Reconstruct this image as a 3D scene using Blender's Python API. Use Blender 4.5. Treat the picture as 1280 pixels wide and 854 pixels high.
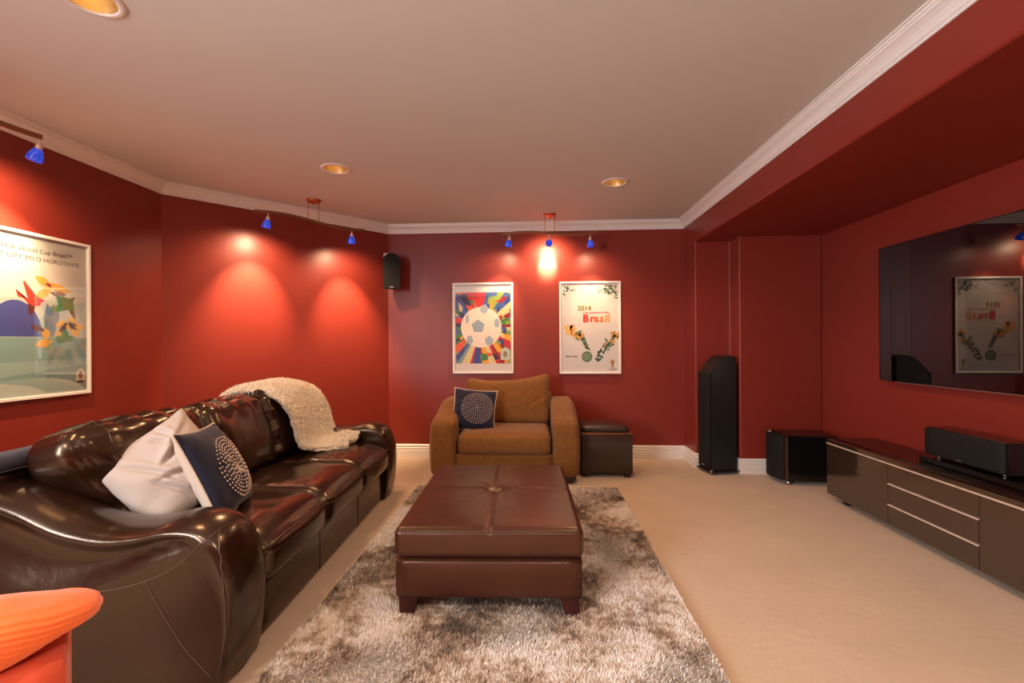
import bpy, bmesh, math, random
import numpy as np
from mathutils import Vector, Matrix, noise
for _o in list(bpy.data.objects): bpy.data.objects.remove(_o)
random.seed(7); rng = np.random.default_rng(7)
S = bpy.context.scene; COL = S.collection; PI = math.pi
R = math.radians
# ------------------------------------------------------------------ camera
cd = bpy.data.cameras.new('camera'); cam = bpy.data.objects.new('camera', cd); COL.objects.link(cam)
cd.sensor_width = 36.0; cd.lens = 575.0 / 1280.0 * 36.0; cd.shift_y = 3.0 / 1280.0; cd.clip_start = 0.05
cam.matrix_world = Matrix.Translation((0, 0, 1.18)) @ Matrix.Rotation(R(2.95), 4, 'Z') @ Matrix.Rotation(PI / 2, 4, 'X') @ Matrix.Rotation(R(-0.3), 4, 'Z')
S.camera = cam
# ------------------------------------------------------------------ world, exposure
W = bpy.data.worlds.new('world'); S.world = W; W.use_nodes = True
W.node_tree.nodes['Background'].inputs[0].default_value = (0.75, 0.85, 1.0, 1)
W.node_tree.nodes['Background'].inputs[1].default_value = 0.6
vs = S.view_settings; vs.view_transform = 'Standard'; vs.look = 'None'; vs.gamma = 1.0; vs.use_curve_mapping = False
vs.exposure = 0.95
WARM = (1.0, 0.62, 0.34); HALO = (1.0, 0.68, 0.40); FILL_DAY = (0.93, 0.97, 1.0); SOFT = (1.0, 0.82, 0.64)
P_WIN_FILL = 135.0; P_CORE = 46.0; P_SPILL = 8.0; P_DOWN = 18.0; P_REAR_FILL = 65.0
def light(name, kind, loc, power, color, aim=None, **kw):
    l = bpy.data.lights.new(name, kind); l.energy = power; l.color = color
    for k, v in kw.items(): setattr(l, k, v)
    o = bpy.data.objects.new(name, l); COL.objects.link(o); o.location = loc
    if aim is not None:
        o.rotation_euler = (Vector(aim) - Vector(loc)).to_track_quat('-Z', 'Y').to_euler()
    return o
# fill light at the added, unseen window in the left wall, behind the camera
light('added_window_fill', 'AREA', (-2.81, -1.45, 1.5), P_WIN_FILL, FILL_DAY, (0, -1.45, 1.5), shape='RECTANGLE', size=1.9, size_y=1.3)
# ------------------------------------------------------------------ materials
def mat(name, col, rough=0.5, metal=0.0, spec=0.5, var=None, bump=None, coat=0.0, sheen=0.0, emit=None, coords='Object', coat_rough=0.1):
    m = bpy.data.materials.new(name); m.use_nodes = True; nt = m.node_tree; b = nt.nodes['Principled BSDF']
    b.inputs['Base Color'].default_value = (*col, 1); b.inputs['Roughness'].default_value = rough
    b.inputs['Metallic'].default_value = metal; b.inputs['Specular IOR Level'].default_value = spec
    b.inputs['Coat Weight'].default_value = coat; b.inputs['Coat Roughness'].default_value = coat_rough
    b.inputs['Sheen Weight'].default_value = sheen
    if emit: b.inputs['Emission Color'].default_value = (*emit[0], 1); b.inputs['Emission Strength'].default_value = emit[1]
    tc = nt.nodes.new('ShaderNodeTexCoord')
    if var:   # (second colour, scale, low, high)
        n = nt.nodes.new('ShaderNodeTexNoise'); n.inputs['Scale'].default_value = var[1]; n.inputs['Detail'].default_value = 6
        nt.links.new(tc.outputs[coords], n.inputs['Vector'])
        r = nt.nodes.new('ShaderNodeMapRange'); r.inputs[1].default_value = var[2]; r.inputs[2].default_value = var[3]
        nt.links.new(n.outputs['Fac'], r.inputs[0])
        x = nt.nodes.new('ShaderNodeMix'); x.data_type = 'RGBA'
        x.inputs[6].default_value = (*col, 1); x.inputs[7].default_value = (*var[0], 1)
        nt.links.new(r.outputs[0], x.inputs[0]); nt.links.new(x.outputs[2], b.inputs['Base Color'])
    if bump:  # list of (scale, strength, distance)
        last = None
        for sc, st, di in bump:
            n = nt.nodes.new('ShaderNodeTexNoise'); n.inputs['Scale'].default_value = sc; n.inputs['Detail'].default_value = 4
            nt.links.new(tc.outputs[coords], n.inputs['Vector'])
            bp = nt.nodes.new('ShaderNodeBump'); bp.inputs['Strength'].default_value = st; bp.inputs['Distance'].default_value = di
            nt.links.new(n.outputs['Fac'], bp.inputs['Height'])
            if last: nt.links.new(last.outputs[0], bp.inputs['Normal'])
            last = bp
        nt.links.new(last.outputs[0], b.inputs['Normal'])
    return m
def glassy(name, tint=(1, 1, 1), rough=0.02, ior=1.5, gain=1.0):
    m = bpy.data.materials.new(name); m.use_nodes = True; nt = m.node_tree; nt.nodes.clear()
    o = nt.nodes.new('ShaderNodeOutputMaterial'); t = nt.nodes.new('ShaderNodeBsdfTransparent'); g = nt.nodes.new('ShaderNodeBsdfGlossy')
    f = nt.nodes.new('ShaderNodeFresnel'); f.inputs[0].default_value = ior; x = nt.nodes.new('ShaderNodeMixShader')
    t.inputs[0].default_value = (*tint, 1); g.inputs['Roughness'].default_value = rough
    k = nt.nodes.new('ShaderNodeMath'); k.operation = 'MULTIPLY'; k.inputs[1].default_value = gain
    nt.links.new(f.outputs[0], k.inputs[0])
    nt.links.new(k.outputs[0], x.inputs[0]); nt.links.new(t.outputs[0], x.inputs[1]); nt.links.new(g.outputs[0], x.inputs[2]); nt.links.new(x.outputs[0], o.inputs[0])
    return m
M = {}
M['red'] = mat('red wall paint', (0.215, 0.024, 0.0145), 0.40, spec=0.45, bump=[(180, 0.05, 0.004)], coords='Object')
M['ceil'] = mat('ceiling paint', (0.60, 0.575, 0.55), 0.8, bump=[(120, 0.05, 0.004)])
M['white'] = mat('white trim paint', (0.74, 0.70, 0.67), 0.35)
M['carpet'] = mat('beige carpet', (0.565, 0.415, 0.29), 0.95, spec=0.1, var=((0.52, 0.38, 0.262), 3.0, 0.35, 0.65), bump=[(420, 0.5, 0.006), (25, 0.25, 0.01)], sheen=0.3)
M['leather'] = mat('dark brown leather', (0.015, 0.0058, 0.0032), 0.25, spec=0.7, var=((0.021, 0.0082, 0.0045), 5, 0.35, 0.7), bump=[(7, 0.16, 0.02), (26, 0.06, 0.01), (260, 0.08, 0.002)], coat=0.15, coat_rough=0.1)
M['leather'].node_tree.nodes['Principled BSDF'].inputs['Specular Tint'].default_value = (1.0, 0.74, 0.52, 1)
M['leather2'] = mat('chestnut brown leather', (0.047, 0.0145, 0.0082), 0.33, spec=0.5, var=((0.060, 0.019, 0.0105), 6, 0.35, 0.7), bump=[(9, 0.10, 0.012), (300, 0.08, 0.002)], coat=0.1, coat_rough=0.3)
M['leather2'].node_tree.nodes['Principled BSDF'].inputs['Specular Tint'].default_value = (1.0, 0.78, 0.6, 1)
M['seam'] = mat('leather seam piping', (0.085, 0.045, 0.032), 0.35)
M['otto_leg'] = mat('dark red stained wood', (0.055, 0.012, 0.010), 0.35, var=((0.035, 0.008, 0.007), 12, 0.4, 0.6))
M['boxleather'] = mat('black brown leather', (0.028, 0.015, 0.010), 0.30, bump=[(200, 0.08, 0.002)], coat=0.2)
M['chair'] = mat('tan brown velour', (0.215, 0.088, 0.022), 0.85, spec=0.2, var=((0.18, 0.072, 0.017), 18, 0.35, 0.65), bump=[(300, 0.3, 0.003), (12, 0.15, 0.01)], sheen=0.12)
M['chairfoot'] = mat('dark wooden foot', (0.02, 0.012, 0.008), 0.4)
M['navy'] = mat('navy cotton', (0.011, 0.012, 0.030), 0.8, spec=0.2, bump=[(350, 0.3, 0.002), (16, 0.25, 0.01)], sheen=0.2)
M['cream'] = mat('cream cotton', (0.60, 0.50, 0.41), 0.85, spec=0.15, bump=[(300, 0.25, 0.002)])
M['grey'] = mat('pale grey cotton', (0.50, 0.43, 0.385), 0.8, spec=0.2, bump=[(350, 0.2, 0.002), (9, 0.35, 0.02)])
M['bead'] = mat('pearl bead', (0.72, 0.58, 0.50), 0.3)
M['fleece'] = mat('cream fleece', (0.96, 0.90, 0.80), 0.95, spec=0.1, var=((0.92, 0.84, 0.71), 30, 0.4, 0.6), bump=[(120, 0.4, 0.006)], sheen=0.3)
M['black_cloth'] = mat('black speaker grille cloth', (0.010, 0.009, 0.009), 0.75, spec=0.25, bump=[(600, 0.4, 0.002)])
M['black_gloss'] = mat('black lacquer', (0.006, 0.005, 0.005), 0.12, spec=0.5)
M['black'] = mat('black plastic', (0.012, 0.011, 0.011), 0.4)
M['cabinet'] = mat('high gloss brown lacquer', (0.026, 0.0135, 0.0068), 0.10, spec=0.9, coat=1.0, coat_rough=0.03, var=((0.030, 0.0155, 0.008), 3, 0.3, 0.7))
M['cab_top'] = mat('black brown glass top', (0.010, 0.004, 0.003), 0.06, spec=0.6)
M['alu'] = mat('brushed aluminium', (0.74, 0.62, 0.52), 0.4, metal=0.35)
M['silver'] = mat('satin silver', (0.65, 0.63, 0.62), 0.3, metal=1.0)
M['tv'] = mat('black television glass', (0.002, 0.0015, 0.0015), 0.008, spec=0.9, coat=0.6, coat_rough=0.0)
M['copper'] = mat('copper brushed metal', (0.55, 0.23, 0.14), 0.3, metal=1.0)
M['bronze'] = mat('antique bronze bar', (0.30, 0.15, 0.08), 0.35, metal=1.0)
M['blueglass'] = mat('lit cobalt blue glass', (0.006, 0.022, 0.34), 0.08, spec=0.8, emit=((0.01, 0.08, 0.75), 0.32), coat=0.8, coat_rough=0.04)
M['bulb'] = mat('lit halogen bulb', (1, 0.9, 0.75), 0.3, emit=((1.0, 0.8, 0.55), 12.0))
M['dimbulb'] = mat('dimmed lamp', (0.9, 0.8, 0.6), 0.4, emit=((1.0, 0.76, 0.42), 2.0))
M['gold'] = mat('gold anodised reflector', (0.85, 0.66, 0.36), 0.4, metal=1.0)
M['orange'] = mat('bright orange knit', (0.85, 0.16, 0.035), 0.9, spec=0.15, bump=[(200, 0.2, 0.002)], sheen=0.3)
M['orange2'] = mat('coral red upholstery', (0.62, 0.085, 0.035), 0.85, spec=0.15, bump=[(300, 0.3, 0.002)], sheen=0.2)
M['paper'] = mat('off white poster paper', (0.70, 0.64, 0.59), 0.5)
M['glaze'] = glassy('poster glazing', gain=0.45)
M['added_pane'] = glassy('added window glass')
# ------------------------------------------------------------------ mesh helpers
def link(name, me, m=None, parent=None, smooth=False):
    o = bpy.data.objects.new(name, me); COL.objects.link(o)
    if m is not None:
        for k in (m if isinstance(m, (list, tuple)) else [m]): me.materials.append(M[k] if isinstance(k, str) else k)
    if smooth:
        for p in me.polygons: p.use_smooth = True
    if parent is not None: o.parent = parent
    return o
def from_bm(name, bm, m, parent=None, smooth=False):
    bmesh.ops.recalc_face_normals(bm, faces=bm.faces[:])
    me = bpy.data.meshes.new(name); bm.to_mesh(me); bm.free()
    return link(name, me, m, parent, smooth)
def pyd(name, v, f, m, parent=None, smooth=False, fix=True):
    me = bpy.data.meshes.new(name); me.from_pydata([tuple(p) for p in v], [], f); me.update()
    if fix:
        bm = bmesh.new(); bm.from_mesh(me); bmesh.ops.remove_doubles(bm, verts=bm.verts[:], dist=1e-5); bmesh.ops.recalc_face_normals(bm, faces=bm.faces[:]); bm.to_mesh(me); bm.free()
    return link(name, me, m, parent, smooth)
def thing(name, label, cat, loc=(0, 0, 0), rz=0.0, group=None):
    o = bpy.data.objects.new(name, None); COL.objects.link(o); o.empty_display_size = 0.1
    o.location = loc; o.rotation_euler = (0, 0, rz); o['label'] = label; o['category'] = cat
    if group: o['group'] = group
    return o
def tag(o, label, cat, group=None):
    o['label'] = label; o['category'] = cat
    if group: o['group'] = group
    return o
def struct(o, label=None):
    o['kind'] = 'structure'
    if label: o['label'] = label
    return o
def add_box(bm, c, s, rot=None):
    r = bmesh.ops.create_cube(bm, size=1.0); T = Matrix.Translation(c) @ (rot if rot else Matrix()) @ Matrix.Diagonal((*s, 1))
    bmesh.ops.transform(bm, matrix=T, verts=r['verts']); return r['verts']
def box(name, c, s, m, parent=None, bev=0.0, seg=2, rot=None, smooth=None):
    bm = bmesh.new(); add_box(bm, c, s, rot)
    if bev: bmesh.ops.bevel(bm, geom=bm.edges[:], offset=bev, segments=seg, profile=0.5, affect='EDGES')
    return from_bm(name, bm, m, parent, (bev > 0 and seg > 2) if smooth is None else smooth)
def prism(name, poly, z0, z1, m, parent=None, bev=0.0):
    n = len(poly); v = [(x, y, z0) for x, y in poly] + [(x, y, z1) for x, y in poly]
    f = [tuple(range(n))[::-1], tuple(range(n, 2 * n))] + [(i, (i + 1) % n, n + (i + 1) % n, n + i) for i in range(n)]
    o = pyd(name, v, f, m, parent)
    if bev:
        bm = bmesh.new(); bm.from_mesh(o.data)
        es = [e for e in bm.edges if abs(e.verts[0].co.z - e.verts[1].co.z) > 0.1]
        bmesh.ops.bevel(bm, geom=es, offset=bev, segments=4, profile=0.5, affect='EDGES'); bm.to_mesh(o.data); bm.free()
    return o
def surf(fn, nu, nv, cu=False, cv=False):
    """grid of points fn(u,v), u,v in 0..1 -> verts, faces"""
    ru = nu if cu else nu + 1; rv = nv if cv else nv + 1
    v = [fn(i / nu, j / nv) for i in range(ru) for j in range(rv)]
    f = []
    for i in range(nu):
        for j in range(nv):
            a = i; b = (i + 1) % ru; c = j; d = (j + 1) % rv
            f.append((a * rv + c, b * rv + c, b * rv + d, a * rv + d))
    return v, f
def tube_vf(pts, r, n=8, closed=False, caps=True):
    pts = [Vector(p) for p in pts]; N = len(pts); v = []; f = []
    rad = r if isinstance(r, (list, tuple)) else [r] * N
    up = Vector((0, 0, 1)); prev = None
    for i, p in enumerate(pts):
        if closed: t = pts[(i + 1) % N] - pts[i - 1]
        else: t = pts[min(i + 1, N - 1)] - pts[max(i - 1, 0)]
        t.normalize()
        if prev is None:
            a = t.cross(up)
            if a.length < 1e-3: a = t.cross(Vector((1, 0, 0)))
        else:
            a = prev - t * prev.dot(t)
            if a.length < 1e-6: a = t.cross(up)
        a.normalize(); b = t.cross(a); prev = a
        for k in range(n):
            an = 2 * PI * k / n; v.append(p + (a * math.cos(an) + b * math.sin(an)) * rad[i])
    for i in range(N if closed else N - 1):
        for k in range(n):
            j = (i + 1) % N; f.append((i * n + k, i * n + (k + 1) % n, j * n + (k + 1) % n, j * n + k))
    if caps and not closed: f.append(tuple(range(n))[::-1]); f.append(tuple((N - 1) * n + k for k in range(n)))
    return v, f
def tube(name, pts, r, m, parent=None, n=8, closed=False):
    v, f = tube_vf(pts, r, n, closed); return pyd(name, v, f, m, parent, True)
def lathe(name, prof, m, parent=None, n=24, T=None, smooth=True, close=False):
    """prof: list of (radius, z)"""
    v = []; f = []; k = len(prof)
    for i in range(n):
        a = 2 * PI * i / n
        for r, z in prof: v.append(Vector((r * math.cos(a), r * math.sin(a), z)))
    for i in range(n):
        for j in range(k - 1): f.append((i * k + j, ((i + 1) % n) * k + j, ((i + 1) % n) * k + j + 1, i * k + j + 1))
    if T is not None: v = [T @ p for p in v]
    return pyd(name, v, f, m, parent, smooth)
def spow(x, p): return math.copysign(abs(x) ** p, x)
def fbm(p, o=3):
    s = 0; a = 1
    for _ in range(o): s += a * noise.noise(p); p = p * 2.03; a *= 0.5
    return s
def cushion_pt(q, size, r, puff, shape):
    hx, hy, hz = [k / 2 for k in size]; p = Vector((q.x * hx, q.y * hy, q.z * hz))
    inn = Vector((max(-hx + r, min(hx - r, p.x)), max(-hy + r, min(hy - r, p.y)), max(-hz + r, min(hz - r, p.z))))
    d = p - inn
    if d.length > 1e-9: p = inn + d.normalized() * min(r, max(abs(d.x), abs(d.y), abs(d.z)))
    wx, wy, wz = [max(0, 1 - k * k) ** 0.6 for k in q]
    if q.x < -0.999: p.x -= puff[0] * wy * wz
    if q.x > 0.999: p.x += puff[1] * wy * wz
    if q.y < -0.999: p.y -= puff[2] * wx * wz
    if q.y > 0.999: p.y += puff[3] * wx * wz
    if q.z < -0.999: p.z -= puff[4] * wx * wy
    if q.z > 0.999: p.z += puff[5] * wx * wy
    return shape(p, q) if shape else p
def cushion(name, size, r, m, parent, n=22, puff=(0, 0, 0, 0, 0, 0), shape=None, T=None):
    """rounded, puffed box; puff = outward bulge of -x,+x,-y,+y,-z,+z; shape(p, q) edits a point (q = -1..1 cube coords)"""
    bm = bmesh.new(); bmesh.ops.create_cube(bm, size=2.0); bmesh.ops.subdivide_edges(bm, edges=bm.edges[:], cuts=n, use_grid_fill=True)
    for v in bm.verts:
        p = cushion_pt(v.co.copy(), size, r, puff, shape); v.co = (T @ p) if T is not None else p
    return from_bm(name, bm, m, parent, True)
def text(s, size, m, parent, loc, rot, align='LEFT', name='lettering', sx=1.0, bold=0.0):
    c = bpy.data.curves.new('txt', 'FONT'); c.body = s; c.size = size; c.align_x = align; c.extrude = 0.0002; c.resolution_u = 3; c.offset = bold
    t = bpy.data.objects.new('txt', c); COL.objects.link(t); dg = bpy.context.evaluated_depsgraph_get()
    me = bpy.data.meshes.new_from_object(t.evaluated_get(dg)); bpy.data.objects.remove(t); bpy.data.curves.remove(c)
    me.materials.clear()
    o = link(name, me, m, parent); o.location = loc; o.rotation_euler = rot; o.scale = (sx, 1, 1); return o
# ------------------------------------------------------------------ the room
H = 2.427; XL = -2.85; YC = 3.37; XB0 = -1.542; YB = 4.755; XS = 1.508; YA = 4.435; XR = 1.832; YN = 4.24; XT = 2.55; Y0 = -2.6; ZS = 2.135
floor = struct(prism('floor', [(-3.0, Y0 - .1), (2.75, Y0 - .1), (2.75, 4.95), (-3.0, 4.95)], -0.1, 0.0, 'carpet'))
# left wall with an unseen window added behind the camera for fill light
wy0, wy1, wz0, wz1 = -2.40, -0.50, 0.85, 2.15
bm = bmesh.new()
for y0, y1, z0, z1 in ((Y0 - .1, wy0, 0, H + .1), (wy1, YC, 0, H + .1), (wy0, wy1, 0, wz0), (wy0, wy1, wz1, H + .1)):
    add_box(bm, (XL - .05, (y0 + y1) / 2, (z0 + z1) / 2), (.1, y1 - y0, z1 - z0))
bmesh.ops.remove_doubles(bm, verts=bm.verts[:], dist=1e-5)
struct(from_bm('wall_left', bm, 'red'))
struct(prism('wall_corner', [(XL, YC), (XB0, YB), (XB0 - .04, YB + .1), (XL - .1, YC)], 0, H + .1, 'red'))
struct(prism('wall_back', [(XB0, YB), (XS, YB), (XS, YB + .1), (XB0 - .04, YB + .1)], 0, H + .1, 'red'))
struct(prism('wall_niche', [(XS, YA), (XR, YA), (XR, YN), (XT, YN), (XT, YB + .1), (XS, YB + .1)], 0, H + .1, 'red', bev=0.012))
struct(prism('wall_right', [(XT, Y0 - .1), (XT + .1, Y0 - .1), (XT + .1, YB + .1), (XT, YB + .1)], 0, H + .1, 'red'))
struct(prism('wall_rear', [(XL, Y0 - .1), (XT, Y0 - .1), (XT, Y0), (XL, Y0)], 0, H + .1, 'red'))
wr = bpy.data.objects.new('added_window_1', None); COL.objects.link(wr); wr.location = (XL - .05, (wy0 + wy1) / 2, wz0); wr.rotation_euler = (0, 0, -PI / 2); struct(wr)
bm = bmesh.new(); ww = wy1 - wy0; wh = wz1 - wz0
for c, s in (((-ww / 2 + .03, 0, wh / 2), (.06, .08, wh)), ((ww / 2 - .03, 0, wh / 2), (.06, .08, wh)), ((0, 0, .03), (ww - .12, .08, .06)), ((0, 0, wh - .03), (ww - .12, .08, .06)), ((0, 0, wh / 2), (.06, .07, wh - .12))):
    add_box(bm, c, s)
from_bm('added_window_frame', bm, 'white', wr)
for s in (-1, 1): box('added_pane', (s * ww / 4, -.01, wh / 2), (ww / 2 - .1, .006, wh - .13), 'added_pane', wr)
# soffit over the television niche, bullnose edge
prof = [(XT, ZS)]
for k in range(6):
    a = k / 5 * PI / 2; prof.append((XS + .016 - .016 * math.sin(a), ZS + .016 - .016 * math.cos(a)))
prof += [(XS, H + .02), (XT, H + .02)]
ys = (Y0, YA + .013)
v = [(x, y, z) for y in ys for x, z in prof]; n = len(prof)
f = [tuple(range(n)), tuple(range(n, 2 * n))[::-1]] + [(i, (i + 1) % n, n + (i + 1) % n, n + i) for i in range(n)]
struct(pyd('soffit', v, f, 'red'))
# ceiling with round holes for the downlights
DOWN = [(-1.588, 1.57), (-1.406, 3.189), (0.621, 3.598), (0.621, 1.57), (-1.55, -0.5), (0.621, -0.5)]  # last two are unseen, added behind the camera as fill lamps
c2 = bpy.data.curves.new('ceil', 'CURVE'); c2.dimensions = '2D'; c2.fill_mode = 'BOTH'
def spl(pts):
    s = c2.splines.new('POLY'); s.points.add(len(pts) - 1); s.use_cyclic_u = True
    for p, q in zip(s.points, pts): p.co = (q[0], q[1], 0, 1)
spl([(XL - .05, Y0 - .05), (XS + .05, Y0 - .05), (XS + .05, YB + .05), (XB0 - .03, YB + .05), (XL - .05, YC + .02)])
for x, y in DOWN: spl([(x + .078 * math.cos(a * PI / 16), y + .078 * math.sin(a * PI / 16)) for a in range(32)])
t = bpy.data.objects.new('t', c2); COL.objects.link(t)
me = bpy.data.meshes.new_from_object(t.evaluated_get(bpy.context.evaluated_depsgraph_get())); bpy.data.objects.remove(t); me.materials.clear()
ce = struct(link('ceiling', me, 'ceil')); ce.location.z = H
struct(prism('roof_slab', [(-3.0, Y0 - .1), (2.7, Y0 - .1), (2.7, 4.95), (-3.0, 4.95)], H + .19, H + .25, 'ceil'))
# crown moulding and baseboards with mitred corners, one object per wall
def sweep_trim(line, prof, names, m):
    pts = [Vector((x, y)) for x, y in line]; k = len(pts); nor = []
    for i in range(k - 1):
        d = (pts[i + 1] - pts[i]).normalized(); nor.append(Vector((d.y, -d.x)))
    def corner(i, off):
        if i == 0: return pts[0] + nor[0] * off
        if i == k - 1: return pts[-1] + nor[-1] * off
        a, b = nor[i - 1], nor[i]; return pts[i] + (a + b) * (off / (1 + a.dot(b)))
    for i in range(k - 1):
        v = []
        for j in (i, i + 1):
            for off, z in prof: q = corner(j, off); v.append((q.x, q.y, z))
        n = len(prof); f = [(a, (a + 1) % n, n + (a + 1) % n, n + a) for a in range(n)] + [tuple(range(n)), tuple(range(n, 2 * n))[::-1]]
        struct(pyd(names[i], v, f, m))
crown = [(0, H - .088), (.007, H - .088), (.009, H - .078), (.016, H - .072), (.020, H - .060), (.030, H - .045), (.044, H - .033), (.054, H - .027), (.055, H - .020), (.061, H - .017), (.063, H - .009), (.072, H - .007), (.072, H - .0005), (0, H - .0005)]
sweep_trim([(XL, Y0), (XL, YC), (XB0, YB), (XS, YB), (XS, Y0)], crown, ['trim_1', 'trim_2', 'trim_3', 'trim_4'], 'white')
base = [(0, 0.001), (.016, 0.001), (.016, .075), (.012, .080), (.012, .086), (.015, .089), (.015, .100), (.010, .106), (.010, .112), (.013, .116), (.011, .130), (.004, .138), (0, .138)]
sweep_trim([(XL, Y0), (XL, YC), (XB0, YB), (XS, YB), (XS, YA), (XR, YA), (XR, YN), (XT, YN), (XT, Y0)], base,
           ['baseboard_left', 'baseboard_corner', 'baseboard_back', 'baseboard_wing', 'baseboard_alcove', 'baseboard_return', 'baseboard_niche', 'baseboard_right'], 'white')
# ------------------------------------------------------------------ recessed downlights
dl = ['recessed downlight with gold reflector at the upper left corner, above the sofa', 'recessed downlight with gold reflector near the corner track light', 'recessed downlight with gold reflector above the leather box, right of the back track light',
      'recessed downlight above the bare carpet, nearest the television', 'unseen recessed downlight added for fill light behind the camera on the sofa side', 'unseen recessed downlight added for fill light behind the camera on the television side']
for (x, y), lb in zip(DOWN, dl):
    t = thing('recessed_downlight', lb, 'downlight', (x, y, H), 0, 'recessed ceiling downlights')
    lathe('trim_ring', [(.077, .004), (.077, -.004), (.082, -.007), (.098, -.005), (.104, -.001), (.104, .0)], 'white', t, 32)
    lathe('reflector', [(.0765, -.002), (.074, .03), (.066, .07), (.055, .11), (.045, .13), (0, .131)], 'gold', t, 32)
    b = lathe('bulb', [(0, .070), (.015, .072), (.028, .08), (.03, .092), (.024, .110), (.015, .129)], 'dimbulb', t, 20)
    light('downlight_glow', 'SPOT', (x, y, H - .003), (P_DOWN * (1.7 if y > 3 else 1.0)) if y > -0.2 else P_REAR_FILL, WARM if y > -0.2 else SOFT, (x, y, 0), spot_size=R(140), spot_blend=0.6, shadow_soft_size=.02)
# ------------------------------------------------------------------ track lights
def track(center, ang, half, heads, label, group, wave=0.016):
    """center on the ceiling; ang = direction of bar; heads = list of (offset along bar, aim point, core gain)"""
    t = thing('track_light', label, 'track light', (*center, H), 0, group)
    d = Vector((math.cos(ang), math.sin(ang), 0)); nrm = Vector((-d.y, d.x, 0)); zb = -.185
    lathe('canopy', [(0, -.030), (.02, -.028), (.05, -.018), (.062, -.006), (.062, -.001), (0, -.001)], 'copper', t, 28)
    lathe('finial', [(0, -.045), (.008, -.042), (.011, -.036), (.006, -.031), (.006, -.026)], 'copper', t, 12)
    def bar_z(s): return zb + wave * -math.sin(PI * s / half) * 1.0
    for s in (-.045, .045):
        p = d * s; tube('rod', [p + Vector((0, 0, -.012)), p + Vector((0, 0, bar_z(s) + .008))], .0035, 'copper', t, 8)
    v = []; f = []; N = 40
    for i in range(N + 1):
        s = -half + 2 * half * i / N; z = bar_z(s)
        for a, b in ((-.006, -.012), (.006, -.012), (.006, .012), (-.006, .012)): v.append(d * s + nrm * a + Vector((0, 0, z + b)))
    for i in range(N):
        for k in range(4): f.append((i * 4 + k, i * 4 + (k + 1) % 4, (i + 1) * 4 + (k + 1) % 4, (i + 1) * 4 + k))
    f += [(0, 1, 2, 3), (N * 4 + 3, N * 4 + 2, N * 4 + 1, N * 4)]
    pyd('bar', v, f, 'bronze', t)
    for s, aim, gain, cone in heads:
        top = d * s + Vector((0, 0, bar_z(s) - .012)); piv = top + Vector((0, 0, -.035))
        tube('stem', [top, piv], .0045, 'alu', t, 8)
        wp = Vector((*center, H)) + piv; dr = (Vector(aim) - wp).normalized()
        q = dr.to_track_quat('-Z', 'Y').to_matrix().to_4x4(); T = Matrix.Translation(piv) @ q
        lathe('socket', [(0, .012), (.012, .010), (.015, -.002), (.014, -.022), (0, -.022)], 'alu', t, 14, T)
        sh = lathe('glass_shade', [(.013, -.012), (.018, -.022), (.027, -.042), (.032, -.064), (.0335, -.080), (.0315, -.080), (.030, -.064), (.025, -.042), (.016, -.024), (.011, -.014)], 'blueglass', t, 24, T)
        tube('clip', [T @ Vector((.0, .014, -.004)), T @ Vector((0, .024, -.025)), T @ Vector((0, .0355, -.055)), T @ Vector((0, .037, -.082))], .003, 'silver', t, 6)
        lathe('bulb', [(0, -.070), (.012, -.068), (.018, -.060), (.014, -.030), (0, -.024)], 'bulb', t, 14, T)
        lp = wp + dr * .084
        light('halogen_core', 'SPOT', lp, P_CORE * gain, HALO, aim, spot_size=R(cone), spot_blend=0.9, shadow_soft_size=.018)
        light('halogen_spill', 'SPOT', lp, P_SPILL * gain, HALO, aim, spot_size=R(150), spot_blend=0.8, shadow_soft_size=.02)
    return t
track((0.14, 4.44), 0.0, .455, [(-.39, (-.42, 4.75, 1.48), .75, 60), (-.005, (.125, 4.755, 1.975), 2.0, 44), (.385, (.60, 4.75, 1.48), .62, 60)], 'wavy bronze track light with three blue glass heads in front of the back wall', 'wavy track lights')
da = math.atan2(YB - YC, XB0 - XL)
track((-1.90, 3.86), da, .46, [(-.36, (-2.45, 3.80, 1.42), 2.1, 64), (.34, (-1.85, 4.43, 1.28), 1.9, 62)], 'wavy bronze track light with two blue glass heads at the angled corner wall', 'wavy track lights')
track((-2.50, 1.74), PI / 2, .47, [(-.36, (-2.85, 1.45, 1.7), 1.0, 60), (.46, (-2.85, 2.28, 1.62), 1.7, 66)], 'wavy bronze track light entering at the left edge above the bird poster', 'wavy track lights')
# ------------------------------------------------------------------ posters
PC = {}
def pc(c):
    k = 'ink_%d_%d_%d' % tuple(int(x * 255) for x in c)
    if k not in PC: PC[k] = mat('print ' + k, c, 0.5)
    return PC[k]
def srgb(r, g, b): return tuple(((x / 255) / 12.92 if x / 255 < .04045 else ((x / 255 + .055) / 1.055) ** 2.4) for x in (r, g, b))
def art(root, polys, w, h, name='artwork'):
    """polys: (colour, points in 0..1 with origin at lower left, layer) -> one flat printed mesh"""
    v = []; f = []; mats = []; idx = {}; mi = []
    for c, pts, ly in polys:
        m = pc(c)
        if m.name not in idx: idx[m.name] = len(mats); mats.append(m)
        s = len(v); v += [((x - .5) * w, -.0063 - .00006 * ly, y * h) for x, y in pts]; f.append(tuple(range(s, len(v)))); mi.append(idx[m.name])
    me = bpy.data.meshes.new(name); me.from_pydata(v, [], f)
    for m in mats: me.materials.append(m)
    for p, i in zip(me.polygons, mi): p.material_index = i
    o = bpy.data.objects.new(name, me); COL.objects.link(o); o.parent = root; return o
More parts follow.
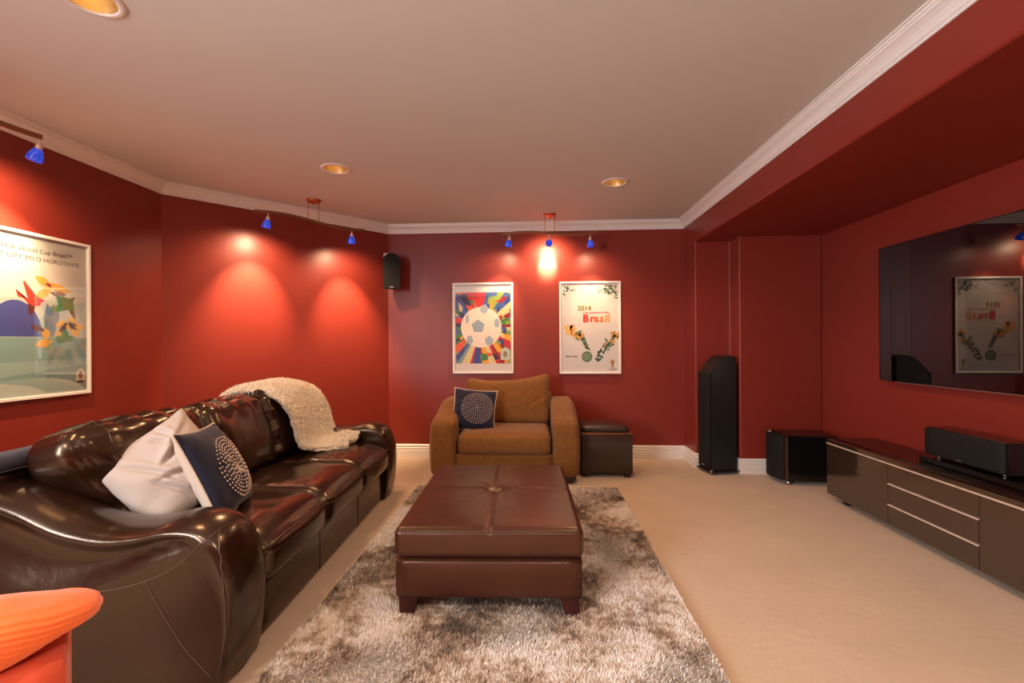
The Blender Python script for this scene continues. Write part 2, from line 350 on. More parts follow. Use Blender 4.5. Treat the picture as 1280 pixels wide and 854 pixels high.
def poster(loc, rz, w, h, label, paper='paper', fb=.018):
    t = thing('framed_poster', label, 'poster', loc, rz, 'framed posters on the walls')
    bm = bmesh.new()
    for c, s in (((-w / 2 + fb / 2, -.011, h / 2), (fb, .022, h)), ((w / 2 - fb / 2, -.011, h / 2), (fb, .022, h)), ((0, -.011, fb / 2), (w - 2 * fb, .022, fb)), ((0, -.011, h - fb / 2), (w - 2 * fb, .022, fb))): add_box(bm, c, s)
    bmesh.ops.bevel(bm, geom=bm.edges[:], offset=.002, segments=1, affect='EDGES')
    from_bm('frame', bm, 'white', t)
    box('paper', (0, -.004, h / 2), (w - 2 * fb + .004, .004, h - 2 * fb + .004), paper, t)
    box('glazing', (0, -.0125, h / 2), (w - 2 * fb + .004, .002, h - 2 * fb + .004), 'glaze', t)
    return t
def rect(x0, y0, x1, y1): return [(x0, y0), (x1, y0), (x1, y1), (x0, y1)]
def ell(cx, cy, rx, ry, n=24, rot=0.0):
    o = []
    for i in range(n):
        a = 2 * PI * i / n; x = rx * math.cos(a); y = ry * math.sin(a)
        o.append((cx + x * math.cos(rot) - y * math.sin(rot), cy + x * math.sin(rot) + y * math.cos(rot)))
    return o
def leaf(cx, cy, L, wd, rot):
    p = []
    for i in range(9): s = i / 8; p.append((L * (s - .5), wd * math.sin(PI * s)))
    for i in range(7, 0, -1): s = i / 8; p.append((L * (s - .5), -wd * math.sin(PI * s)))
    return [(cx + x * math.cos(rot) - y * math.sin(rot), cy + (x * math.sin(rot) + y * math.cos(rot)) * .67) for x, y in p]
RXT = (PI / 2, 0, 0)
# --- ball poster
pw, ph = .63, .94
t = poster((-.545, YB - .001, .875), 0, pw, ph, 'white framed poster of a pale football among bright coloured strips, above the tan armchair')
pal = [srgb(*c) for c in ((205, 40, 40), (240, 170, 40), (40, 70, 140), (60, 130, 60), (230, 90, 40), (30, 40, 80), (225, 205, 150), (120, 160, 160), (150, 30, 45), (140, 165, 70), (60, 95, 160))]
polys = [(srgb(170, 165, 90), rect(.045, .11, .955, .895), 0)]
x0, x1, y0, y1 = .045, .955, .11, .895; bx, by = .47, .51
def edge_pt(a):
    dx, dy = math.cos(a), math.sin(a) * .67; s = 9
    for lim, dd, o in ((x1, dx, bx), (x0, dx, bx), (y1, dy, by), (y0, dy, by)):
        if abs(dd) > 1e-6 and (lim - o) / dd > 0: s = min(s, (lim - o) / dd)
    return (bx + dx * s, by + dy * s)
rr = random.Random(3); a = 0; k = 0
while a < 2 * PI:
    da2 = rr.uniform(.07, .20); e0, e1 = edge_pt(a), edge_pt(min(a + da2, 2 * PI)); c = rr.choice(pal)
    def lp(e, s): return (bx + (e[0] - bx) * s, by + (e[1] - by) * s)
    i0 = rr.uniform(.35, .55)
    polys.append((c, [lp(e0, i0), lp(e0, 1), lp(e1, 1), lp(e1, i0)], 1))
    if rr.random() < .8: s0 = rr.uniform(.6, .72); s1 = rr.uniform(.78, 1); polys.append((rr.choice(pal), [lp(e0, s0), lp(e0, s1), lp(e1, s1 - .04), lp(e1, s0 + .04)], 2))
    a += da2
polys.append((srgb(205, 40, 38), [(.30, .895), (.55, .895), (.50, .70), (.42, .70)], 3))
polys.append((srgb(45, 70, 145), [(.33, .11), (.47, .11), (.44, .30), (.40, .31), (.37, .26)], 3))
polys.append((srgb(235, 160, 40), [(.62, .79), (.68, .80), (.65, .64), (.60, .64)], 3))
polys.append((srgb(238, 226, 208), ell(bx, by, .335, .225, 40), 4))
pg = srgb(150, 170, 180)
def penta(cx, cy, r, ro, sx=1.0): return [(cx + r * sx * math.cos(ro + i * 2 * PI / 5), cy + r * .67 * math.sin(ro + i * 2 * PI / 5)) for i in range(5)]
polys.append((pg, penta(.42, .52, .115, PI / 2), 5))
for cx, cy, sx, ro in ((.73, .555, .6, 0), (.24, .60, .35, 2), (.28, .37, .7, 1), (.60, .36, .9, .3), (.52, .71, .9, 1.2)): polys.append((srgb(165, 180, 190), penta(cx, cy, .085, ro, sx), 5))
polys.append((srgb(195, 205, 190), [(.79, .15), (.94, .15), (.94, .26), (.865, .29), (.79, .26)], 5))
polys.append((srgb(150, 130, 90), ell(.865, .21, .035, .035), 6))
art(t, polys, pw, ph)
ink = mat('black print', (0.02, 0.02, 0.02), .5)
text('2014 FIFA World Cup Brazil', .027, ink, t, (-.265, -.0072, .785), RXT, sx=1.0)
text('HOST CITY', .027, ink, t, (-.265, -.0072, .750), RXT, sx=1.2)
# --- Brasil poster
pw, ph = .625, .945
t = poster((.556, YB - .001, .870), 0, pw, ph, 'white framed pale poster lettered 2014 Brasil on the back wall above the leather box')
g1, g2, og = srgb(70, 105, 85), srgb(120, 145, 110), srgb(225, 160, 80)
polys = []; rr = random.Random(11)
def sprig(cx, cy, n, sp, cols, sz=.05):
    cx = max(cx, .04 + sp[0] + sz * .5)
    for _ in range(n): polys.append((rr.choice(cols), leaf(cx + rr.uniform(-sp[0], sp[0]), cy + rr.uniform(-sp[1], sp[1]), sz * rr.uniform(.6, 1.2), sz * .22, rr.uniform(0, PI)), rr.choice((1, 2, 3))))
sprig(.09, .90, 10, (.04, .06), (g1, g2)); sprig(.17, .93, 10, (.09, .025), (g1, g2, srgb(90, 130, 150)))
art(t, polys, pw, ph, 'leaf_print'); polys = []
sprig(.84, .91, 44, (.09, .05), (g1, g2, srgb(60, 80, 70))); sprig(.73, .90, 12, (.09, .03), (g1, g2)); sprig(.92, .85, 8, (.03, .04), (g1, g2)); art(t, polys, pw, ph, 'leaf_print'); polys = []
sprig(.42, .94, 8, (.1, .015), (srgb(180, 180, 190), srgb(150, 170, 180)))
art(t, polys, pw, ph, 'leaf_print'); polys = []
def garland(pts, cols, wd):
    for i in range(len(pts) - 1):
        for s in range(9):
            q = s / 9; x = pts[i][0] * (1 - q) + pts[i + 1][0] * q; y = pts[i][1] * (1 - q) + pts[i + 1][1] * q
            sprig(x, y, 2, (wd[i] * .5, wd[i] * .3), cols[i], .085 * (wd[i] / .1) ** .5)
garland([(.07, .49), (.30, .45), (.36, .37), (.46, .28)], [(og, srgb(235, 185, 110)), (og, g2), (g1, g2)], [.16, .13, .08])
art(t, polys, pw, ph, 'garland_print'); polys = []
garland([(.93, .46), (.88, .38), (.74, .28), (.60, .14)], [(og, srgb(235, 185, 110)), (og, g2), (g1, g2)], [.12, .12, .08])
art(t, polys, pw, ph, 'garland_print'); polys = []
polys.append((g1, ell(.45, .185, .085, .058), 4)); polys.append((g2, ell(.45, .185, .070, .046), 5)); sprig(.45, .185, 9, (.05, .03), (g1, srgb(90, 120, 110)), .05)
art(t, polys, pw, ph, 'ball_print'); polys = []
polys.append((srgb(190, 140, 70), ell(.862, .128, .032, .022), 4)); polys.append((srgb(170, 115, 55), [(.845, .115), (.88, .115), (.872, .085), (.89, .068), (.835, .068), (.852, .085)], 4))
art(t, polys, pw, ph, 'emblem_print')
olive = pc(srgb(125, 125, 50)); redp = pc(srgb(205, 45, 35))
text('2014', .066, olive, t, (-.125, -.0072, .650), RXT, sx=1.05, bold=.002)
text('Copa do Mundo da FIFA', .0235, redp, t, (-.075, -.0072, .618), RXT, sx=1.13, bold=.0005)
bw = -.073
for ch, c, adv in (('B', (205, 40, 32), .074), ('r', (212, 75, 40), .042), ('a', (218, 105, 50), .058), ('s', (222, 135, 65), .052), ('i', (220, 150, 85), .028), ('l', (215, 160, 100), .02)):
    text(ch, .105, pc(srgb(*c)), t, (bw, -.0072, .532), RXT, bold=.0045); bw += adv
box('print_line', (.232, -.0066, .047), (.085, .0006, .004), ink, t); box('print_line', (.232, -.0066, .038), (.04, .0006, .004), ink, t)
# small handwritten squiggle
for x0_, n_ in ((-.250, 5), (-.175, 4)):
    sg_ = [(x0_ + .013 * (i / 8) + .004 * math.sin(i * .8), -.0068, .178 + .009 * math.sin(i * .78) * (1.3 if i < 6 else .8)) for i in range(8 * n_)]
    v, f = tube_vf(sg_, .0016, 4); pyd('signature', v, f, ink, t)
# --- bird poster on the left wall
pw, ph = .63, .94
M['bluepaper'] = mat('pale blue green poster paper', srgb(198, 210, 205), .5)
t = poster((XL + .001, 2.79 - pw / 2, .882), PI / 2, pw, ph, 'white framed poster of birds, flowers and water on the left wall above the sofa', 'bluepaper')
polys = [(srgb(226, 228, 220), rect(.03, .60, .97, .97), 0), (srgb(140, 180, 178), rect(.03, .03, .97, .37), 0), (srgb(165, 198, 195), [(.03, .12), (.97, .20), (.97, .235), (.03, .22)], 1),
         (srgb(195, 210, 205), [(.03, .03), (.60, .03), (.45, .08), (.2, .11), (.03, .09)], 1)]
polys.append((srgb(70, 90, 165), [(.12 + .44 * (.5 + .5 * math.cos(PI * i / 20)), .375 + .215 * math.sin(PI * i / 20)) for i in range(21)], 2))
polys.append((srgb(120, 140, 165), [(.585, .375), (.57, .50), (.60, .585), (.625, .56), (.66, .58), (.70, .56), (.71, .50), (.68, .43), (.655, .375)], 2))
yl, gn, rd, br = srgb(245, 190, 80), srgb(80, 150, 90), srgb(235, 70, 55), srgb(95, 50, 45)
polys.append((rd, [(.34, .655), (.36, .61), (.44, .60), (.40, .70), (.41, .71), (.50, .63), (.54, .61), (.585, .60), (.55, .585), (.54, .565), (.49, .56), (.44, .575)], 4))
polys.append((br, [(.44, .575), (.50, .56), (.49, .53), (.455, .50), (.44, .53)], 3))
for a, b, L, r in ((.57, .715, .17, 2.6), (.70, .685, .24, -.25), (.57, .645, .2, .7), (.80, .45, .15, .1), (.88, .445, .14, -.05), (.83, .48, .12, 1.2), (.86, .41, .12, -.8), (.73, .455, .12, .2), (.59, .395, .10, 1.7), (.57, .335, .16, .25), (.72, .40, .10, .8)): polys.append((yl, leaf(a, b, L, .038, r), 4))
polys.append((gn, [(.62, .53), (.70, .585), (.68, .63), (.74, .64), (.80, .625), (.86, .64), (.84, .605), (.86, .52), (.80, .555), (.72, .54)], 6))
polys.append((br, [(.62, .655), (.72, .665), (.78, .65), (.72, .625), (.66, .635)], 5)); polys.append((br, [(.80, .555), (.855, .53), (.865, .49), (.83, .51)], 7))
polys.append((br, leaf(.52, .425, .12, .03, -.3), 5)); polys.append((br, leaf(.74, .425, .08, .03, .5), 5))
for a, b, r in ((.715, .36, -.5), (.80, .365, .4), (.76, .39, 1.5)): polys.append((gn, leaf(a, b, .11, .035, r), 6))
polys.append((srgb(232, 228, 205), [(.865, .075), (.985 - .03, .075), (.955, .13), (.94, .16), (.91, .17), (.88, .16), (.865, .13)], 6)); polys.append((srgb(150, 110, 90), ell(.91, .125, .022, .026, 12), 7)); polys.append((srgb(60, 70, 60), ell(.91, .083, .045, .009, 16), 7))
art(t, polys, pw, ph)
text('2014 FIFA World Cup Brazil\u2122', .034, ink, t, (-.25, -.0072, .832), RXT, sx=1.08)
text('HOST CITY BELO HORIZONTE', .034, ink, t, (-.25, -.0072, .785), RXT, sx=1.08)
# ------------------------------------------------------------------ sofa (local x along its length from the near arm, y towards its back)
SR = R(92.2); sofa = thing('leather_sofa', 'dark brown glossy leather three-seat sofa with curved arms', 'sofa', (-1.045, 1.515, 0), SR)
SM = Matrix.Translation((-1.045, 1.515, 0)) @ Matrix.Rotation(SR, 4, 'Z')
SL = 2.13; AW = .225
def smooth(x): x = max(0, min(1, x)); return x * x * (3 - 2 * x)
def cr(pts, u):
    x = u * (len(pts) - 1); i = min(int(x), len(pts) - 2); q = x - i
    g = lambda k: Vector(pts[max(0, min(len(pts) - 1, k))])
    p0, p1, p2, p3 = g(i - 1), g(i), g(i + 1), g(i + 2)
    return 0.5 * ((2 * p1) + (-p0 + p2) * q + (2 * p0 - 5 * p1 + 4 * p2 - p3) * q * q + (-p0 + 3 * p1 - 3 * p2 + p3) * q ** 3)
def outline(u):
    """arm silhouette in (depth y, height z): from the back top, down the sloping top, round the front, to the floor"""
    pts = [(.97, .715), (.86, .700), (.72, .650), (.58, .585), (.44, .552), (.32, .556), (.20, .578), (.10, .572), (.035, .535), (.002, .47), (-.018, .38), (-.016, .25), (.0, .12), (.02, .008)]
    x = u * (len(pts) - 1); i = min(int(x), len(pts) - 2); q = x - i
    def g(k): return Vector(pts[max(0, min(len(pts) - 1, k))])
    p0, p1, p2, p3 = g(i - 1), g(i), g(i + 1), g(i + 2)
    return 0.5 * ((2 * p1) + (-p0 + p2) * q + (2 * p0 - 5 * p1 + 4 * p2 - p3) * q * q + (-p0 + 3 * p1 - 3 * p2 + p3) * q ** 3)
def lerpt(tab, u):
    for (a, x), (b, y) in zip(tab, tab[1:]):
        if u <= b: return x + (y - x) * max(0, (u - a) / (b - a))
    return tab[-1][1]
DS = [(0, .40), (.08, .385), (.25, .29), (.40, .19), (.52, .105), (.62, .05), (1, .05)]
def armpoint(u, v, side):
    """v 0..1: inner bottom -> over the ridge -> outer bottom. side=-1 for the near arm (outer face towards -x)"""
    O = outline(u); B = Vector((.96 - .93 * smooth(u * 1.02), .006)); s = abs(v - .5) * 2; s = s ** 1.7
    P = O.lerp(B, s); dist = (P - O).length; out = v > .5; r = .06
    hw = AW / 2
    e = hw * math.sqrt(max(0, 1 - (1 - min(1, dist / r)) ** 2.2))
    if out:
        k = smooth((.60 - u) / .12); ds = lerpt(DS, u)
        e += .014 * math.exp(-((dist - .055) / .030) ** 2)
        if .055 < dist < ds: e -= k * .040 * math.sin(PI * ((dist - .055) / (ds - .055)) ** .75) ** 1.2
    else: e -= .006
    x = side * e * (1 if out else -1)
    return Vector((x, P.x, P.y))
for side, xc in ((-1, AW / 2), (1, SL - AW / 2)):
    v, f = surf(lambda a, b: armpoint(a, b, side) + Vector((xc, 0, 0)), 64, 44)
    arm = pyd('arm', v, f, 'leather', sofa, True)
    # piped seams on the outer face
    if side < 0:
        samp = [armpoint(i / 90, .5 + .5 * j / 60, side) for i in range(91) for j in range(61)]
        def on_yz(y, z):
            q = min(samp, key=lambda p: (p.y - y) ** 2 + (p.z - z) ** 2); return Vector((q.x + xc - .0008, y, z))
        def seam_line(pts, n=26): return [on_yz(*cr(pts, i / n)) for i in range(n + 1)]
        for pts in ([(.93, .325), (.80, .325), (.60, .330), (.42, .345), (.29, .376), (.18, .43), (.10, .50), (.05, .545)], [(.29, .376), (.25, .30), (.20, .215), (.146, .135), (.06, .045)], [(.055, .535), (.028, .46), (.012, .36), (.012, .22), (.03, .10), (.045, .04)]):
            tube('seam', seam_line(pts), .0019, 'seam', arm, 6)
cushion('base', (SL - 2 * AW + .03, .90, .22), .02, 'leather', sofa, 14, T=Matrix.Translation((SL / 2, .485, .135)))
# thin welt lines on the base front
for x in (AW + .57, AW + 1.13): tube('seam', [(x, .034, .03), (x, .033, .24)], .002, 'seam', sofa, 6)
def back_shape(p, q):
    p = p.copy(); p.z += .0; return p
cushion('back_frame', (SL - .02, .15, .72), .05, 'leather', sofa, 16, T=Matrix.Translation((SL / 2, .915, .385)) @ Matrix.Rotation(R(-4), 4, 'X'))
SW = (SL - 2 * AW) / 3
for i in range(3):
    x = AW + SW * (i + .5); off = Vector((i * 3.1, 1.7 * i, 0))
    def ss(p, q, off=off):
        p = p.copy()
        w = smooth((q.z + .2) / 1.2)
        p.z += .006 * w * fbm(Vector((p.x * 5, p.y * 5, 0)) + off) - .030 * w * smooth((q.y - .2) / .8) * 0
        if q.z > .3: p.z -= .022 * smooth((-q.y - .62) / .38)     # rolled front edge
        # fine folds behind the front welt
        if q.z > .9: p.z += .0025 * math.sin(p.y * 95 + 3 * noise.noise(p * 7 + off)) * math.exp(-((p.x + SW * .3) / .12) ** 2)
        return p
    c = cushion('seat_cushion', (SW - .004, .66, .195), .05, 'leather', sofa, 30, (0, 0, .022, 0, 0, .028), ss, Matrix.Translation((x, .325, .335)))
    pts = []
    for k in range(25):
        a = -1 + 2 * k / 24; pts.append((x + a * (SW / 2 - .014), -.012 - .016 * (1 - a * a) ** .6 + .008, .405 - .020 * abs(a) ** 6))
    tube('welt', pts, .0032, 'seam', c, 6)
# back cushions: plump, gathered along the top and the ends
for i in range(3):
    x = AW + SW * (i + .5); off = Vector((5.3 * i, 2.2, 1.1 * i))
    def bs(p, q, i=i, off=off):
        p = p.copy(); t = (q.z + 1) / 2
        if i == 0: p.x -= .11 * smooth((-q.x + .1) / 1.1) * smooth((t - .25) / .6)
        if i == 2: p.x += .05 * smooth((q.x - .1) / .9) * smooth((t - .25) / .6)
        gather = smooth((q.z - .15) / .85); endg = smooth((abs(q.x) - .45) / .55) * (1 - .7 * gather)
        fold = math.sin(p.x * 44 + 4 * noise.noise(Vector((p.x * 3, p.z * 2, 0)) + off)); fold = fold * abs(fold)
        fold2 = math.sin(p.z * 48 + p.x * 10 + 4 * noise.noise(Vector((p.x * 3, p.z * 3, 3)) + off))
        am = .0060 * gather * fold + (.0055, .003, .009)[i] * endg * fold2 + .006 * fbm(p * 4.5 + off, 2)
        nrm = Vector((p.x * .2, p.y * 2.2, max(0, p.z) * .9)); nrm = nrm.normalized() if nrm.length > 1e-5 else nrm
        p += nrm * am
        p.z += .02 * (1 - q.x ** 2) * (q.z > 0)
        return p
    T = Matrix.Translation((x, .70, .625)) @ Matrix.Rotation(R(-17), 4, 'X')
    BS = (SW + .012, .23, .45); BP = (.015, .015, .055, .02, 0, .01)
    c = cushion('back_cushion', BS, .075, 'leather', sofa, 40, BP, bs, T)
    for qx in ((-.62,) if i == 0 else (.80, ) if i == 1 else ()):
        ring = [cushion_pt(Vector((qx, 1 - 2 * k / 10, 1)), BS, .075, BP, bs) for k in range(10)] + [cushion_pt(Vector((qx - .10 * math.sin(PI * k / 20) * (1 if i == 0 else -.5), -1, 1 - 2 * k / 20)), BS, .075, BP, bs) for k in range(20)]
        tube('seam', [T @ p for p in ring], .0034, 'leather', c, 6)
    if i == 2:   # rosette where the two cushions meet at the top
        rp = T @ (cushion_pt(Vector((-.80, -.85, 1)), BS, .075, BP, bs) + Vector((-.005, -.006, .007))); RT = Matrix.Translation(rp) @ Matrix.Rotation(R(40), 4, 'X') @ Matrix.Rotation(R(-14), 4, 'Y')
        v, f = surf(lambda a, b: RT @ Vector(((.042 * b) * math.cos(2 * PI * a), (.042 * b) * math.sin(2 * PI * a), .014 * math.sin(PI * min(1, b * 1.0)) * (1 + .5 * math.sin(a * 2 * PI * 9 + b * 5)) - .006 * b)), 54, 8, True)
        pyd('rosette', v, f, 'leather', c, True)
for x in (.12, SL - .12):
    for y in (.12, .86): box('foot', (x, y, .015), (.06, .06, .03), 'chairfoot', sofa)
# dark navy blanket folded over the back of the sofa
v, f = surf(lambda a, b: Vector((.02 + .34 * a, .99 - .165 * b + .0, .0)) + Vector((0, 0, .745 + .045 * math.sin(PI * b) ** .5 + .006 * fbm(Vector((a * 4, b * 3, 2))))), 24, 14)
o = pyd('folded_blanket', v, f, 'navy', None, True); o.location = SM.translation; o.rotation_euler = (0, 0, SR)
md = o.modifiers.new('thick', 'SOLIDIFY'); md.thickness = .03; md.offset = -1
tag(o, 'dark navy folded blanket over the sofa back at the left edge', 'blanket')
# ------------------------------------------------------------------ fleece throw over the far end of the sofa
path = [(.985, .70), (.985, .80), (.93, .868), (.83, .902), (.71, .897), (.605, .860), (.545, .785), (.508, .685), (.482, .585), (.445, .508), (.385, .478), (.31, .470), (.23, .466)]
def throw_pt(u, v):
    p = cr(path, u); lo = 1.425 - .01 * smooth((u - .55) / .3) ; hi = 1.98 - .10 * smooth((u - .7) / .3)
    hi += 0; lo += .20 * smooth((u - .72) / .28)
    x = lo + (hi - lo) * v; y = p.x; z = p.y
    # soft folds and sagging edges
    z += .012 * math.sin(v * 9 + u * 4) * (.4 + .6 * smooth((u - .3) / .4)) - .02 * abs(v - .5) ** 2 * 4 * (1 - smooth((u - .6) / .2))
    z -= .022 * math.exp(-v / .05) * smooth((.6 - u) / .15)
    y -= .016 * math.sin(v * 7 + 1) * smooth((u - .35) / .2)
    if v > .72: z += .035 * smooth((v - .72) / .28) * smooth((u - .72) / .2)
    return Vector((x, y, z))
tr = thing('fleece_throw', 'fluffy cream fleece throw draped over the far end of the leather sofa', 'throw', tuple(SM.translation), SR)
def tn(u, v):
    e = .004; a = throw_pt(min(1, u + e), v) - throw_pt(max(0, u - e), v); b = throw_pt(u, min(1, v + e)) - throw_pt(u, max(0, v - e)); n = b.cross(a); n.normalize(); return n
sgn = 1 if tn(.35, .5).z > 0 else -1
v, f = surf(lambda a, b: throw_pt(a, b) + tn(a, b) * sgn * (.019 + .008 * fbm(throw_pt(a, b) * 40, 2)), 120, 70)
o = pyd('fleece', v, f, 'fleece', tr, True); md = o.modifiers.new('thick', 'SOLIDIFY'); md.thickness = .022; md.offset = -1
vv = []; ff = []
for k in range(42000):
    a, b = rng.random(), rng.random()
    if k < 3500: b = 1.0 if k % 2 else 0.0
    elif k < 4300: a = 1.0
    p = throw_pt(a, b); n = tn(a, b) * sgn; q = p + n * .016
    d = (n * .7 + Vector(rng.normal(0, .65, 3))).normalized(); L = rng.uniform(.014, .026); w = d.cross(Vector(rng.normal(0, 1, 3))).normalized() * .0028
    s = len(vv); m2 = q + d * L * .6; tip = m2 + (d + Vector(rng.normal(0, .8, 3))).normalized() * L * .5
    vv += [q - w, q + w, m2 + w, m2 - w, tip]; ff += [(s, s + 1, s + 2, s + 3), (s + 3, s + 2, s + 4)]
o = pyd('fleece_pile', vv, ff, 'fleece', tr, False, fix=False); o['kind'] = 'stuff'
# ------------------------------------------------------------------ scatter cushions
def pillow_z(x, y, t):
    ax = min(1, abs(x)); ay = min(1, abs(y)); return t * (max(0, 1 - ax ** 2.6) ** .55) * (max(0, 1 - ay ** 2.6) ** .55)
def pillow(name, label, T, s, t, front, back, piping=None, beads=None, seed=0, wr=.006, group='scatter cushions'):
    root = thing(name, label, 'cushion', T.translation, 0, group); root.matrix_world = T
    N = 64; off = Vector((seed * 3.3, seed, 0)); pr_ = random.Random(seed + 40)
    creases = [(pr_.uniform(-.6, .6), pr_.uniform(-.6, .6), pr_.uniform(0, PI), pr_.uniform(.2, .5), wr * pr_.uniform(.7, 1.6)) for _ in range(9 if wr > .008 else 3)]
    def xy(a, b):
        pin = .075
        return (a * s * (1 - pin * (1 - b * b) * abs(a) ** 3), b * s * (1 - pin * (1 - a * a) * abs(b) ** 3))
    def pt(a, b, sg):
        x, y = xy(a, b); z = pillow_z(a, b, t) * sg
        cr_ = wr * (.8 * fbm(Vector((x * 6, y * 6, sg)) + off, 2)) * (1 - max(abs(a), abs(b)) ** 6) * 2
        cr_ += wr * .9 * math.sin((a * b) * 14 + seed) * max(0, abs(a * b) - .25)
        for cx_, cy_, an_, ln_, dp_ in creases:
            dx_, dy_ = a - cx_, b - cy_; al = dx_ * math.cos(an_) + dy_ * math.sin(an_); pe = -dx_ * math.sin(an_) + dy_ * math.cos(an_) + .12 * al * al
            z += -sg * dp_ * math.exp(-(pe / .05) ** 2) * math.exp(-(al / ln_) ** 4) + sg * dp_ * .8 * math.exp(-((pe - .10) / .07) ** 2) * math.exp(-(al / ln_) ** 4)
        return Vector((x, y, z + cr_ * sg))
    for nm, sg, m in (('front_panel', 1, front), ('back_panel', -1, back)):
        v, f = surf(lambda a, b: pt(2 * a - 1, 2 * b - 1, sg), N, N); pyd(nm, v, f, m, root, True)
    if piping:
        pts = []
        for k in range(160):
            u = k / 40; e = int(u); q = 2 * (u - e) - 1
            a, b = ((q, -1), (1, q), (-q, 1), (-1, -q))[e]; x, y = xy(a, b); pts.append((x, y, 0))
        v, f = tube_vf(pts, .0055, 6, True); pyd('piping', v, f, piping, root, True)
    if beads:
        cx, cy, rad, rings, bq = beads; vv = []; ff = []
        for r in range(rings):
            rr_ = rad * (r + .6) / rings; n = max(4, int(2 * PI * rr_ / (rad * .135)))
            for k in range(n):
                an = 2 * PI * k / n + r; a = cx + rr_ * math.cos(an); b = cy + rr_ * math.sin(an); p = pt(a, b, 1) + Vector((0, 0, .002)); q = bq
                st = len(vv); vv += [p + Vector(d) * q for d in ((1, 0, 0), (0, 1, 0), (-1, 0, 0), (0, -1, 0), (0, 0, .9))]; ff += [(st, st + 1, st + 4), (st + 1, st + 2, st + 4), (st + 2, st + 3, st + 4), (st + 3, st, st + 4)]
        o = pyd('bead_rings', vv, ff, 'bead', root, True, fix=False); o['kind'] = 'stuff'
    return root
def frame(center, normal, roll):
    n = Vector(normal).normalized(); right = Vector((0, 0, 1)).cross(n).normalized(); up = n.cross(right)
    r2 = right * math.cos(roll) + up * math.sin(roll); u2 = n.cross(r2)
    m = Matrix((r2, u2, n)).transposed().to_4x4(); m.translation = Vector(center); return m
pillow('scatter_cushion', 'plain pale grey crumpled cushion leaning on the near sofa arm', frame((-1.535, 1.855, .655), (.62, -.62, .42), R(-56)), .197, .09, 'grey', 'grey', seed=1, wr=.011)
pillow('scatter_cushion', 'navy cushion with pearl bead rings and cream back, on the sofa', frame((-1.42, 1.975, .628), (.84, .26, .42), R(-3)), .205, .075, 'navy', 'cream', 'cream', (.10, -.10, .74, 9, .0058), seed=2)
# ------------------------------------------------------------------ armchair
ch = thing('armchair', 'wide tan brown velour armchair against the back wall', 'armchair', (-.272, 3.86, 0), 0)
cushion('base', (.84, .78, .20), .02, 'chair', ch, 10, T=Matrix.Translation((0, .42, .145)))
for s in (-1, 1):
    def ash(p, q, s=s):
        p = p.copy(); yy = p.y + .41
        if q.z > -.9:
            w = (q.z + 1) / 2; p.z += w * (.115 * smooth(yy / .55))
        p.x += s * .012 * (1 - q.z ** 2)
        return p
    cushion('arm', (.225, .82, .485), .05, 'chair', ch, 20, (.006, .006, .012, 0, 0, .012), ash, Matrix.Translation((s * .515, .41, .2925)))
cushion('backrest', (.86, .17, .66), .06, 'chair', ch, 14, T=Matrix.Translation((0, .76, .39)) @ Matrix.Rotation(R(-5), 4, 'X'))
def sc(p, q):
    p = p.copy(); p.z += .004 * fbm(p * 6); return p
cushion('seat_cushion', (.80, .62, .19), .055, 'chair', ch, 26, (0, 0, .02, 0, 0, .02), sc, Matrix.Translation((0, .325, .325)))
def bc(p, q):
    p = p.copy(); w = smooth((q.z - .1) / .9)
    p.z += w * (.055 * abs(q.x) ** 2.2 + .022 * q.x - .012)
    p.y += .006 * fbm(p * 6 + Vector((4, 0, 0))) - .008 * math.exp(-((p.x - .30) / .08) ** 2 - ((p.z - .02 - (p.x - .30) * .6) / .012) ** 2) * -1.5 * (q.y < 0)
    return p
cushion('back_cushion', (.80, .20, .44), .06, 'chair', ch, 34, (0, 0, .045, 0, 0, 0), bc, Matrix.Translation((0, .60, .615)) @ Matrix.Rotation(R(-11), 4, 'X'))
for x in (-.53, .53):
    for y in (.08, .74): box('foot', (x, y, .0245), (.10, .10, .051), 'chairfoot', ch, .006)
pillow('scatter_cushion', 'navy cushion with a disc of pearl beads and cream edge, on the tan armchair', frame((-.555, 4.115, .588), (.13, -.90, .42), R(-6)), .195, .07, 'navy', 'cream', 'cream', (.14, .02, .76, 9, .0046), seed=5, wr=.003)
# ------------------------------------------------------------------ leather box stool beside the chair
bx_ = thing('storage_stool', 'dark brown square leather storage stool with padded lid beside the armchair', 'stool', (.622, 4.075, 0), 0)
box('body', (0, .215, .207), (.445, .43, .345), 'boxleather', bx_, .008, 3)
box('rim', (0, .215, .387), (.445, .43, .014), 'bronze', bx_, .003)
cushion('lid', (.415, .40, .050), .020, 'boxleather', bx_, 14, (0, 0, 0, 0, 0, .012), T=Matrix.Translation((-.012, .215, .420)))
for x in (-.18, .18):
    for y in (.04, .39): box('foot', (x, y, .0175), (.05, .05, .034), 'chairfoot', bx_, .003)
# ------------------------------------------------------------------ large leather ottoman on the rug
ot = thing('ottoman', 'long chestnut brown leather storage ottoman with tufted lid, standing on the shaggy rug', 'ottoman', (-.205, 1.945, .012), R(1.6))
OW, OL = .805, 1.05
cushion('body', (OW, OL, .168), .018, 'leather2', ot, 12, (.004, .004, .004, .004, 0, 0), T=Matrix.Translation((0, OL / 2, .166)))
def ol(p, q):
    p = p.copy()
    if q.z > -.5:
        w = smooth((q.z + .5) / 1.5); dd = math.exp(-((p.x) / .010) ** 2) * .007 + math.exp(-((p.y) / .010) ** 2) * .007
        dm = math.exp(-(p.x ** 2 + p.y ** 2) / (.035 ** 2)) * .022 + math.exp(-(p.x ** 2 + p.y ** 2) / (.10 ** 2)) * .006
        rad = math.hypot(p.x, p.y); an = math.atan2(p.y, p.x)
        wrk = .003 * math.exp(-(rad / .12) ** 2) * math.sin(an * 11 + 3) + .0025 * fbm(p * 5)
        p.z += w * (wrk - dm - dd)
    return p
